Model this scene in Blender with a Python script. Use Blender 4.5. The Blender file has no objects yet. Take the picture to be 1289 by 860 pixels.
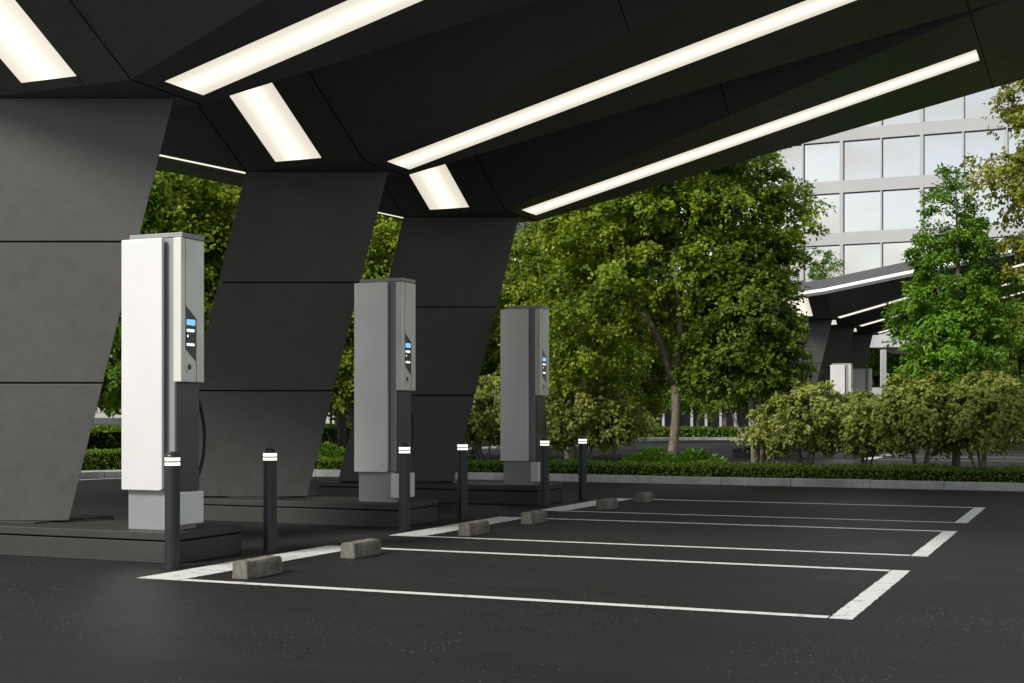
import bpy, math, random
import numpy as np
from mathutils import Vector, Matrix

sc = bpy.context.scene
COL = sc.collection
R = math.radians

# ------------------------------------------------------------------ helpers
def link(o):
    COL.objects.link(o); return o

def tag(o, label=None, cat=None, group=None, kind=None):
    if label: o['label'] = label
    if cat: o['category'] = cat
    if group: o['group'] = group
    if kind: o['kind'] = kind
    return o

def empty(name, loc, rz=0.0):
    o = bpy.data.objects.new(name, None); link(o)
    o.empty_display_size = 0.3
    o.location = loc; o.rotation_euler = (0, 0, rz)
    return o

def copy_tree(o, parent=None):
    c = o.copy(); link(c)
    if parent is not None: c.parent = parent
    for ch in list(o.children): copy_tree(ch, c)
    return c

class MB:
    """collects shapes into one mesh object"""
    def __init__(s): s.v = []; s.f = []; s.m = []; s.uv = {}
    def poly(s, pts, mat=0, uv=None):
        b = len(s.v); s.v += [tuple(p) for p in pts]
        if uv: s.uv[len(s.f)] = uv
        s.f.append(tuple(range(b, b + len(pts)))); s.m.append(mat)
    def box(s, x0, x1, y0, y1, z0, z1, mat=0):
        s.hexa([(x0,y0,z0),(x1,y0,z0),(x1,y1,z0),(x0,y1,z0)], [(x0,y0,z1),(x1,y0,z1),(x1,y1,z1),(x0,y1,z1)], mat)
    def hexa(s, lo, hi, mat=0):
        n = len(lo); b = len(s.v)
        s.v += [tuple(p) for p in lo] + [tuple(p) for p in hi]
        s.f.append(tuple(range(b + n - 1, b - 1, -1))); s.m.append(mat)
        s.f.append(tuple(range(b + n, b + 2 * n))); s.m.append(mat)
        for i in range(n):
            j = (i + 1) % n
            s.f.append((b + i, b + j, b + n + j, b + n + i)); s.m.append(mat)
    def lathe(s, prof, n=24, cx=0, cy=0, mat=0):
        b = len(s.v)
        for r, z in prof:
            for i in range(n):
                a = 2 * math.pi * i / n
                s.v.append((cx + r * math.cos(a), cy + r * math.sin(a), z))
        for k in range(len(prof) - 1):
            for i in range(n):
                j = (i + 1) % n
                s.f.append((b + k*n + i, b + k*n + j, b + (k+1)*n + j, b + (k+1)*n + i)); s.m.append(mat)
        s.f.append(tuple(b + (len(prof)-1)*n + i for i in range(n))); s.m.append(mat)
        s.f.append(tuple(b + i for i in range(n - 1, -1, -1))); s.m.append(mat)
    def tube(s, pts, rads, n=7, mat=0):
        pts = [Vector(p) for p in pts]
        if not hasattr(rads, '__len__'): rads = [rads] * len(pts)
        b = len(s.v); ref = Vector((0.3, 0.9, 0.2)).normalized()
        for k, p in enumerate(pts):
            t = (pts[min(k+1, len(pts)-1)] - pts[max(k-1, 0)]).normalized()
            u = t.cross(ref)
            if u.length < 1e-3: u = t.cross(Vector((1, 0, 0)))
            u.normalize(); w = t.cross(u)
            for i in range(n):
                a = 2 * math.pi * i / n
                s.v.append(tuple(p + (u * math.cos(a) + w * math.sin(a)) * rads[k]))
        for k in range(len(pts) - 1):
            for i in range(n):
                j = (i + 1) % n
                s.f.append((b + k*n + i, b + k*n + j, b + (k+1)*n + j, b + (k+1)*n + i)); s.m.append(mat)
        s.f.append(tuple(b + (len(pts)-1)*n + i for i in range(n))); s.m.append(mat)
        s.f.append(tuple(b + i for i in range(n - 1, -1, -1))); s.m.append(mat)
    def build(s, name, mats, parent=None, bevel=0, smooth=False, segs=2):
        me = bpy.data.meshes.new(name)
        me.from_pydata(s.v, [], s.f)
        if not isinstance(mats, (list, tuple)): mats = [mats]
        for m in mats: me.materials.append(m)
        me.polygons.foreach_set('material_index', s.m)
        if s.uv:
            ul = me.uv_layers.new(name='UVMap')
            for pi, uvs in s.uv.items():
                for li, q in zip(me.polygons[pi].loop_indices, uvs): ul.data[li].uv = q
        me.update()
        o = bpy.data.objects.new(name, me); link(o)
        if parent is not None: o.parent = parent
        if smooth: me.polygons.foreach_set('use_smooth', [True] * len(me.polygons))
        if bevel:
            bv = o.modifiers.new('Bevel', 'BEVEL'); bv.width = bevel; bv.segments = segs
            bv.limit_method = 'ANGLE'; bv.angle_limit = R(35)
        return o

# ------------------------------------------------------------------ materials
class NT:
    def __init__(s, name):
        s.m = bpy.data.materials.new(name); s.m.use_nodes = True
        s.t = s.m.node_tree; s.n = s.t.nodes
        s.b = s.n['Principled BSDF']; s.out = s.n['Material Output']
    def node(s, typ, **kw):
        x = s.n.new(typ)
        for k, v in kw.items():
            if k in x.inputs.keys(): x.inputs[k].default_value = v
            else: setattr(x, k, v)
        return x
    def l(s, a, b): s.t.links.new(a, b)
    def coord(s, kind='Object'):
        return s.node('ShaderNodeTexCoord').outputs[kind]
    def noise(s, scale, detail=4, rough=0.55, vec=None, dist=0.0):
        x = s.node('ShaderNodeTexNoise'); x.inputs['Scale'].default_value = scale
        x.inputs['Detail'].default_value = detail; x.inputs['Roughness'].default_value = rough
        x.inputs['Distortion'].default_value = dist
        if vec is not None: s.l(vec, x.inputs['Vector'])
        return x.outputs['Fac']
    def ramp(s, fac, stops):
        x = s.node('ShaderNodeValToRGB'); e = x.color_ramp.elements
        while len(e) < len(stops): e.new(0.5)
        for k, (p, c) in enumerate(stops):
            e[k].position = p
            e[k].color = (c, c, c, 1) if not hasattr(c, '__len__') else (*c, 1)
        s.l(fac, x.inputs['Fac']); return x.outputs['Color']
    def math(s, op, a, b=None):
        x = s.node('ShaderNodeMath', operation=op)
        for k, q in enumerate((a, b)):
            if q is None: continue
            if isinstance(q, (int, float)): x.inputs[k].default_value = q
            else: s.l(q, x.inputs[k])
        return x.outputs[0]
    def mix(s, fac, a, b, mode='MIX'):
        x = s.node('ShaderNodeMix', data_type='RGBA', blend_type=mode)
        for k, q in ((0, fac), (6, a), (7, b)):
            if isinstance(q, (int, float)): x.inputs[k].default_value = q
            elif isinstance(q, tuple): x.inputs[k].default_value = (*q, 1)
            else: s.l(q, x.inputs[k])
        return x.outputs[2]
    def bump(s, h, strength=0.2, dist=0.01):
        x = s.node('ShaderNodeBump'); x.inputs['Strength'].default_value = strength
        x.inputs['Distance'].default_value = dist
        s.l(h, x.inputs['Height']); s.l(x.outputs[0], s.b.inputs['Normal'])
    def set(s, **kw):
        for k, v in kw.items():
            i = s.b.inputs[k]
            if isinstance(v, (int, float)): i.default_value = v
            elif isinstance(v, tuple): i.default_value = (*v, 1)
            else: s.l(v, i)
        return s

def plain(name, col, rough=0.5, metal=0.0, spec=0.5, var=0.12, scale=3.0, bump=0.0):
    t = NT(name); vec = t.coord()
    n = t.noise(scale, 5, 0.6, vec)
    c = t.ramp(n, [(0.3, tuple(q * (1 - var) for q in col)), (0.7, tuple(min(1, q * (1 + var)) for q in col))])
    t.set(**{'Base Color': c, 'Metallic': metal, 'Specular IOR Level': spec})
    r = t.ramp(t.noise(scale * 2.3, 4, 0.6, vec), [(0.3, max(0, rough - 0.06)), (0.7, min(1, rough + 0.06))])
    t.set(Roughness=r)
    if bump: t.bump(t.noise(scale * 30, 4, 0.6, vec), bump, 0.004)
    return t.m

def asphalt():
    t = NT('asphalt'); v = t.coord()
    big = t.noise(0.22, 5, 0.6, v, 0.6); mid = t.noise(2.6, 5, 0.65, v); fine = t.noise(48, 4, 0.75, v)
    c = t.ramp(big, [(0.3, (0.0092, 0.0094, 0.0100)), (0.7, (0.0195, 0.0197, 0.0206))])
    c = t.mix(0.35, c, t.ramp(mid, [(0.3, (0.0065, 0.0066, 0.007)), (0.7, (0.027, 0.027, 0.0275))]))
    ms = t.node('ShaderNodeMapping'); t.l(v, ms.inputs['Vector']); ms.inputs['Scale'].default_value = (0.22, 1.5, 1)
    c = t.mix(0.4, c, t.ramp(t.noise(0.9, 5, 0.65, ms.outputs[0], 0.8), [(0.3, (0.006, 0.006, 0.0064)), (0.72, (0.028, 0.028, 0.0288))]))
    c = t.mix(0.34, c, t.ramp(fine, [(0.35, (0.004, 0.004, 0.004)), (0.68, (0.042, 0.042, 0.042))]))
    # pale grit that collects in drifts
    vo = t.node('ShaderNodeTexVoronoi', feature='F1'); vo.inputs['Scale'].default_value = 38
    t.l(v, vo.inputs['Vector'])
    dots = t.math('LESS_THAN', vo.outputs['Distance'], 0.17)
    rnd = t.node('ShaderNodeSeparateColor'); t.l(vo.outputs['Color'], rnd.inputs[0])
    patch = t.ramp(t.noise(0.75, 4, 0.6, v), [(0.47, 0.0), (0.7, 0.5)])
    keep = t.math('LESS_THAN', rnd.outputs[0], patch)
    fac = t.math('MULTIPLY', t.math('MULTIPLY', dots, keep), 0.95)
    c = t.mix(fac, c, (0.3, 0.295, 0.28))
    # faint tyre-polished darker tracks and oil spots
    oil = t.ramp(t.noise(0.9, 2, 0.5, v), [(0.66, 0.0), (0.74, 0.55)])
    c = t.mix(oil, c, (0.02, 0.02, 0.02))
    t.set(**{'Base Color': c, 'Specular IOR Level': 0.16})
    t.set(Roughness=t.ramp(big, [(0.3, 0.5), (0.7, 0.66)]))
    t.bump(t.math('ADD', t.math('MULTIPLY', fine, 1.0), t.math('MULTIPLY', fac, 0.6)), 0.35, 0.006)
    return t.m

def concrete_panel(name, col, seed=0.0, rl=0.5):
    t = NT(name); v = t.coord()
    mp = t.node('ShaderNodeMapping'); t.l(v, mp.inputs['Vector']); mp.inputs['Location'].default_value = (seed, seed * 2, 0)
    v = mp.outputs[0]
    a = t.noise(1.1, 6, 0.62, v, 0.5); b = t.noise(7, 6, 0.7, v); f = t.noise(60, 4, 0.7, v)
    c = t.ramp(a, [(0.3, tuple(q * 0.84 for q in col)), (0.7, tuple(q * 1.14 for q in col))])
    c = t.mix(0.5, c, t.ramp(b, [(0.28, tuple(q * 0.62 for q in col)), (0.5, col), (0.75, tuple(q * 1.3 for q in col))]))
    # fine scuffs
    mp2 = t.node('ShaderNodeMapping'); t.l(v, mp2.inputs['Vector']); mp2.inputs['Rotation'].default_value = (0.4, 0.9, 0.5)
    mp2.inputs['Scale'].default_value = (1, 1, 7)
    sn = t.noise(1.6, 6, 0.75, mp2.outputs[0], 2.5)
    s1 = t.ramp(sn, [(0.485, 0.0), (0.5, 0.4), (0.515, 0.0)])
    c = t.mix(s1, c, tuple(q * 0.6 for q in col))
    t.set(**{'Base Color': c, 'Specular IOR Level': 0.4})
    t.set(Roughness=t.ramp(b, [(0.3, rl), (0.7, rl + 0.18)]))
    t.bump(t.math('ADD', b, t.math('MULTIPLY', f, 0.5)), 0.16, 0.004)
    return t.m

def emit_profile(name, col, centre, edge, sharp=0.16):
    """diffuser over a tube: brightest along the tube"""
    t = NT(name)
    sep = t.node('ShaderNodeSeparateXYZ'); t.l(t.coord('UV'), sep.inputs[0])
    d = t.math('SUBTRACT', sep.outputs[1], 0.5)
    g = t.math('POWER', 2.718, t.math('MULTIPLY', t.math('MULTIPLY', d, d), -1.0 / (2 * sharp * sharp)))
    s = t.math('ADD', t.math('MULTIPLY', g, centre - edge), edge)
    t.set(**{'Base Color': (0.6, 0.6, 0.58), 'Emission Color': col, 'Roughness': 0.5})
    t.set(**{'Emission Strength': s})
    return t.m

def emit(name, col, s):
    t = NT(name); t.set(**{'Base Color': (0.05, 0.05, 0.05), 'Emission Color': col, 'Emission Strength': s}); return t.m

def leaf_mat(name, dark, mid, light, trans=0.36, rough=0.5):
    t = NT(name)
    at = t.node('ShaderNodeAttribute'); at.attribute_name = 'tint'
    c = t.ramp(at.outputs['Fac'], [(0.0, dark), (0.5, mid), (1.0, light)])
    t.set(**{'Base Color': c, 'Roughness': rough, 'Specular IOR Level': 0.35})
    tr = t.node('ShaderNodeBsdfTranslucent'); t.l(t.mix(0.4, c, light), tr.inputs['Color'])
    mx = t.node('ShaderNodeMixShader'); mx.inputs[0].default_value = trans
    t.l(t.b.outputs[0], mx.inputs[1]); t.l(tr.outputs[0], mx.inputs[2]); t.l(mx.outputs[0], t.out.inputs[0])
    return t.m

def bark_mat(name, a, b):
    t = NT(name); v = t.coord()
    mp = t.node('ShaderNodeMapping'); t.l(v, mp.inputs['Vector']); mp.inputs['Scale'].default_value = (9, 9, 2.2)
    n = t.noise(2.2, 6, 0.7, mp.outputs[0], 0.8)
    t.set(**{'Base Color': t.ramp(n, [(0.3, a), (0.7, b)]), 'Roughness': 0.9, 'Specular IOR Level': 0.16})
    t.bump(n, 0.7, 0.03)
    return t.m

M = {}
M['asphalt'] = asphalt()
def paint():
    t = NT('road_paint'); v = t.coord()
    worn = t.noise(9, 6, 0.72, v); f = t.noise(80, 3, 0.7, v)
    c = t.ramp(worn, [(0.34, (0.28, 0.28, 0.27)), (0.46, (0.62, 0.62, 0.60)), (0.8, (0.68, 0.68, 0.66))])
    c = t.mix(t.ramp(f, [(0.6, 0.0), (0.75, 0.45)]), c, (0.25, 0.25, 0.24))
    t.set(**{'Base Color': c, 'Roughness': 0.65, 'Specular IOR Level': 0.3}); t.bump(f, 0.25, 0.004)
    return t.m
M['paint'] = paint()
M['column'] = concrete_panel('dark_concrete', (0.066, 0.0655, 0.062))
M['joint'] = plain('joint_black', (0.006, 0.006, 0.006), 0.9, spec=0.1)
M['soffit'] = concrete_panel('soffit_panel', (0.058, 0.058, 0.056), 3.3, 0.34)
M['fascia'] = plain('fascia_grey', (0.085, 0.085, 0.09), 0.5, 0.2)
M['plinth'] = concrete_panel('plinth_stone', (0.030, 0.0295, 0.027), 7.1)
M['lamp'] = emit_profile('lamp_diffuser', (1.0, 0.93, 0.775), 1.3, 0.74, 0.17)
M['led'] = emit('led_line', (1.0, 0.97, 0.9), 1.2)
M['white'] = plain('white_enamel', (0.65, 0.65, 0.64), 0.36, 0.35, 0.5, 0.02, 1.2)
M['silver'] = plain('silver_coat', (0.6, 0.6, 0.53), 0.34, 0.35, 0.5, 0.03, 1.5)
M['cabinet'] = plain('cabinet_grey', (0.27, 0.27, 0.275), 0.42, 0.35, 0.5, 0.05, 1.5)
M['darkcab'] = plain('dark_cabinet', (0.06, 0.062, 0.058), 0.33, 0.3, 0.5, 0.06, 1.5)
M['black'] = plain('black_gloss', (0.012, 0.012, 0.013), 0.25, 0.0, 0.5, 0.1, 3)
M['rubber'] = plain('black_rubber', (0.014, 0.014, 0.014), 0.55, 0.0, 0.4, 0.1, 6)
M['bollard'] = plain('bollard_paint', (0.022, 0.023, 0.025), 0.36, 0.2, 0.5, 0.1, 5)
M['ring'] = emit('ring_light', (1.0, 0.96, 0.86), 1.4)
M['blue'] = emit('screen_blue', (0.25, 0.62, 1.0), 1.0)
M['screenwhite'] = emit('screen_white', (0.95, 0.98, 1.0), 1.1)
def stop_mat():
    t = NT('cast_concrete'); v = t.coord()
    a = t.noise(5, 6, 0.7, v, 0.6); b = t.noise(38, 4, 0.7, v)
    c = t.ramp(a, [(0.28, (0.06, 0.055, 0.046)), (0.5, (0.15, 0.14, 0.12)), (0.75, (0.26, 0.25, 0.225))])
    c = t.mix(t.ramp(b, [(0.55, 0.0), (0.72, 0.6)]), c, (0.1, 0.095, 0.085))
    t.set(**{'Base Color': c, 'Roughness': 0.9, 'Specular IOR Level': 0.16}); t.bump(t.math('ADD', a, b), 0.5, 0.01)
    return t.m
M['stop'] = stop_mat()
M['kerb'] = stop_mat(); M['kerb'].name = 'kerb_granite'
def kerb_mat():
    t = NT('kerb_stone'); v = t.coord()
    a = t.noise(1.4, 6, 0.7, v); b = t.noise(30, 4, 0.7, v)
    c = t.ramp(a, [(0.3, (0.24, 0.24, 0.23)), (0.7, (0.5, 0.5, 0.48))])
    c = t.mix(t.ramp(b, [(0.5, 0.0), (0.75, 0.5)]), c, (0.15, 0.15, 0.145))
    t.set(**{'Base Color': c, 'Roughness': 0.85, 'Specular IOR Level': 0.25}); t.bump(b, 0.4, 0.01)
    return t.m
M['kerb'] = kerb_mat()
M['pave'] = plain('pale_paving', (0.34, 0.34, 0.34), 0.8, 0, 0.3, 0.2, 0.8, 0.2)
M['soil'] = plain('turf', (0.03, 0.042, 0.012), 0.95, 0, 0.1, 0.5, 2.0, 0.6)
M['facade'] = plain('facade_panel', (0.37, 0.375, 0.38), 0.6, 0, 0.4, 0.05, 0.25)
M['frame'] = plain('frame_shadow_gap', (0.08, 0.08, 0.085), 0.5, 0.4)
def glass_mat():
    t = NT('mirror_glass'); v = t.coord('Object')
    t.set(**{'Base Color': (0.68, 0.672, 0.65), 'Metallic': 1.0, 'Roughness': 0.03})
    t.bump(t.noise(0.35, 2, 0.5, v), 0.05, 0.05)
    return t.m
M['glass'] = glass_mat()
M['darkglass'] = plain('dark_glass', (0.008, 0.009, 0.010), 0.5, 0, 0.12)
M['concrete'] = plain('pale_concrete', (0.45, 0.46, 0.47), 0.7, 0, 0.3, 0.1, 0.6)
M['post'] = plain('white_post', (0.36, 0.36, 0.35), 0.5, 0, 0.4)
M['bark'] = bark_mat('bark_brown', (0.08, 0.064, 0.048), (0.30, 0.25, 0.195))
M['barkpale'] = bark_mat('bark_pale', (0.12, 0.105, 0.085), (0.3, 0.27, 0.22))
M['olive'] = leaf_mat('leaf_olive', (0.06, 0.10, 0.005), (0.16, 0.235, 0.010), (0.30, 0.36, 0.022))
M['deep'] = leaf_mat('leaf_deep', (0.038, 0.07, 0.005), (0.092, 0.15, 0.009), (0.18, 0.245, 0.018))
M['bright'] = leaf_mat('leaf_bright', (0.045, 0.11, 0.006), (0.11, 0.245, 0.013), (0.20, 0.37, 0.028))
M['yellow'] = leaf_mat('leaf_yellow', (0.11, 0.13, 0.012), (0.22, 0.24, 0.026), (0.35, 0.36, 0.05))
M['shrub'] = leaf_mat('leaf_shrub', (0.11, 0.14, 0.02), (0.24, 0.285, 0.05), (0.40, 0.44, 0.11))
M['hedge'] = leaf_mat('leaf_hedge', (0.05, 0.10, 0.005), (0.11, 0.195, 0.010), (0.20, 0.29, 0.02))
M['fresh'] = leaf_mat('leaf_fresh', (0.06, 0.15, 0.01), (0.12, 0.26, 0.02), (0.2, 0.38, 0.05))

# ------------------------------------------------------------------ camera frame (measured from the vanishing points)
FPX, CAMH, TH, CU, HV = 1708.0, 1.3, R(23.24), 644.5, 524.0
cam_d = bpy.data.cameras.new('camera'); cam = bpy.data.objects.new('camera', cam_d); link(cam)
cam.location = (0, 0, CAMH); cam.rotation_euler = (R(90), 0, TH)
cam_d.sensor_width = 36.0; cam_d.lens = 36.0 * FPX / 1289.0
cam_d.shift_y = (HV - 430.0) / 1289.0
cam_d.clip_end = 3000.0
sc.camera = cam

def on_row(u, y):
    """x of the point seen in column u of the photograph, on the line y = const"""
    l = (u - CU) / FPX
    d = y / (math.cos(TH) + l * math.sin(TH))
    return d * (l * math.cos(TH) - math.sin(TH)), d

# ------------------------------------------------------------------ ground, kerbs, beds
g = MB(); g.poly([(-700, -300, 0), (700, -300, 0), (700, 1200, 0), (-700, 1200, 0)])
tag(g.build('ground', M['asphalt']), kind='structure')

def smooth_line(pts, n=6):
    out = []
    P = [Vector(p) for p in pts]
    for i in range(len(P) - 1):
        p0, p1, p2, p3 = P[max(i-1, 0)], P[i], P[i+1], P[min(i+2, len(P)-1)]
        for k in range(n):
            t = k / n
            out.append(0.5 * ((2*p1) + (p2-p0)*t + (2*p0-5*p1+4*p2-p3)*t*t + (3*p1-p0-3*p2+p3)*t**3))
    out.append(P[-1]); return out

def offset_line(pts, d):
    out = []
    for i, p in enumerate(pts):
        t = (pts[min(i+1, len(pts)-1)] - pts[max(i-1, 0)]).normalized()
        out.append(p + Vector((-t.y, t.x)) * d)
    return out

def ribbon(mb, a, b, z0, z1, mat=0):
    for i in range(len(a) - 1):
        mb.poly([(a[i].x, a[i].y, z1), (a[i+1].x, a[i+1].y, z1), (b[i+1].x, b[i+1].y, z1), (b[i].x, b[i].y, z1)], mat)
        if z0 is not None:
            mb.poly([(a[i].x, a[i].y, z0), (a[i+1].x, a[i+1].y, z0), (a[i+1].x, a[i+1].y, z1), (a[i].x, a[i].y, z1)], mat)
            mb.poly([(b[i+1].x, b[i+1].y, z0), (b[i].x, b[i].y, z0), (b[i].x, b[i].y, z1), (b[i+1].x, b[i+1].y, z1)], mat)

K1 = smooth_line([(-19.7, -6), (-19.65, 8), (-19.55, 17), (-19.4, 21.3), (-18.95, 23.0), (-17.9, 24.4), (-16.2, 25.1), (-13.5, 25.32), (-9, 25.22), (0, 25.06), (20, 25.0), (70, 25.0)])
K2 = smooth_line([(-10.5, 28.8), (-14.5, 28.9), (-17.2, 29.6), (-18.9, 31.2), (-19.5, 34), (-19.7, 45), (-21.2, 54), (-21.9, 64), (-21.4, 69.5), (-19.0, 72.2), (-15, 73), (0, 73.2), (80, 73.2)])
KS = smooth_line([(70, 28.8), (20, 28.8), (-10.5, 28.8)])
K2f = KS[:-1] + K2
def kerb_run(mb, L, side):
    # individual stones with thin joints
    S = [L[0]]; acc = 0.0
    dense = []
    for i in range(len(L) - 1):
        n = max(1, int((L[i+1] - L[i]).length / 0.25))
        for k in range(n): dense.append(L[i].lerp(L[i+1], k / n))
    dense.append(L[-1])
    inner = offset_line(dense, 0.32 * side)
    i = 0
    while i < len(dense) - 1:
        j = min(i + 5, len(dense) - 1)
        a, b = dense[i:j+1], inner[i:j+1]
        a = [p.copy() for p in a]; b = [p.copy() for p in b]
        t = (a[-1] - a[-2]).normalized() * 0.012
        a[-1] -= t; b[-1] -= t
        lift = 0.004 * math.sin(i * 12.9)
        ribbon(mb, a, b, 0.0, 0.135 + lift)
        for e in (0, -1):
            mb.poly([(a[e].x, a[e].y, 0), (b[e].x, b[e].y, 0), (b[e].x, b[e].y, 0.135 + lift), (a[e].x, a[e].y, 0.135 + lift)])
        i = j
kb = MB(); kerb_run(kb, K1, 1); kerb_run(kb, K2f, 1)
tag(kb.build('kerb', M['kerb']), kind='structure')
# planting beds behind the kerb stones
bed = MB()
i1 = offset_line(K1, 0.30); i2 = offset_line(K2f, 0.30)
poly = [(p.x, p.y, 0.115) for p in i1] + [(p.x, p.y, 0.115) for p in i2] + [(80, 170, 0.115), (-160, 170, 0.115), (-160, -6, 0.115)]
import mathutils.geometry as mg
tri = mg.tessellate_polygon([[Vector(p) for p in poly]])
for t in tri: bed.poly([poly[k] for k in t])
for f in range(len(bed.f)):
    a, b_, c = [Vector(bed.v[k]) for k in bed.f[f]]
    if (b_ - a).cross(c - a).z < 0: bed.f[f] = bed.f[f][::-1]
tag(bed.build('planting_bed', M['soil']), kind='structure')
# pale pavement inside the left kerb, and a path beyond it
L1 = [p for p in K1 if p.y < 25.2 and p.x < -15.9]
pv = MB(); ribbon(pv, offset_line(L1, 0.33), offset_line(L1, 1.15), 0.1, 0.125)
tag(pv.build('pavement', M['pave']), kind='structure')
L2 = [p for p in K2 if p.y > 31]
L2 = [p for p in L2 if p.x < -16]
pv = MB(); ribbon(pv, offset_line(L2, 0.33), offset_line(L2, 1.5), 0.1, 0.125)
pv.box(-90, -15, 74.4, 75.8, 0.1, 0.121)
pv.box(-27.6, -26.4, -5, 70, 0.1, 0.118)
pv.box(-42, -39.5, -5, 110, 0.1, 0.118)
tag(pv.build('path', M['pave']), kind='structure')

# unseen pale sheet behind the viewpoint, added to bounce light onto the nearest unit
fc = MB(); fc.poly([(-70, -60, 0.006), (60, -60, 0.006), (60, 3.6, 0.006), (-70, 3.6, 0.006)])
tag(fc.build('bounce_ground', M['pave']), kind='structure')

# painted lines
def slab(mb, x0, x1, y0, y1, z=0.004):
    mb.poly([(x0, y0, z), (x1, y0, z), (x1, y1, z), (x0, y1, z)])
def rough_band(mb, x0, x1, y0, y1, z, seed):
    """a hand-painted band with slightly ragged long edges"""
    rr = random.Random(seed); n = int((y1 - y0) / 0.03)
    xa = [x0 + rr.uniform(-0.005, 0.005) for _ in range(n + 1)]; xb = [x1 + rr.uniform(-0.005, 0.005) for _ in range(n + 1)]
    for i in range(n):
        ya = y0 + (y1 - y0) * i / n; yb = y0 + (y1 - y0) * (i + 1) / n
        mb.poly([(xa[i], ya, z), (xb[i], ya, z), (xb[i+1], yb, z), (xa[i+1], yb, z)])
BAYS = [(8.80, 11.78), (13.02, 16.02), (17.27, 20.33)]
def bay(y0, y1, dx=0, dy=0, seed=1):
    m = MB(); z = 0.004
    rough_band(m, -7.06 + dx, -6.66 + dx, y0 + dy, y1 + dy, z, seed)
    rough_band(m, -1.57 + dx, -1.42 + dx, y0 + dy, y1 + dy, z, seed + 5)
    slab(m, -6.65 + dx, -1.58 + dx, y0 + dy, y0 + dy + 0.11, z)
    slab(m, -6.65 + dx, -1.58 + dx, y1 + dy - 0.12, y1 + dy, z)
    tag(m.build('parking_bay_marking', M['paint']), kind='structure')
FX, FY = 0.52, 32.9          # the second station repeats the first at this offset
for k, (a, b) in enumerate(BAYS):
    bay(a, b, seed=k)
    bay(a, b, FX, FY, seed=k + 20)
ln = MB()
ribbon(ln, offset_line(L1, -0.42), offset_line(L1, -0.30), None, 0.005)
L3 = [p for p in K2 if p.y > 30 and p.x < -17]
ribbon(ln, offset_line(L3, -0.62), offset_line(L3, -0.48), None, 0.005)
for yy in (33.0, 37.0):
    slab(ln, 2, 60, yy, yy + 0.12, 0.005)
tag(ln.build('road_marking', M['paint']), kind='structure')

# ------------------------------------------------------------------ the canopy (built at its own origin, then copied for the second station)
Z0, SR, SL, HW = 4.378, 0.265, 0.246, 1.70
PITCH = 4.28
TIPX, ENDX = 7.2, 9.0
RZ, RY = Z0 + 0.62 * 1.6, 1.6
HD = 1.07

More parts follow.
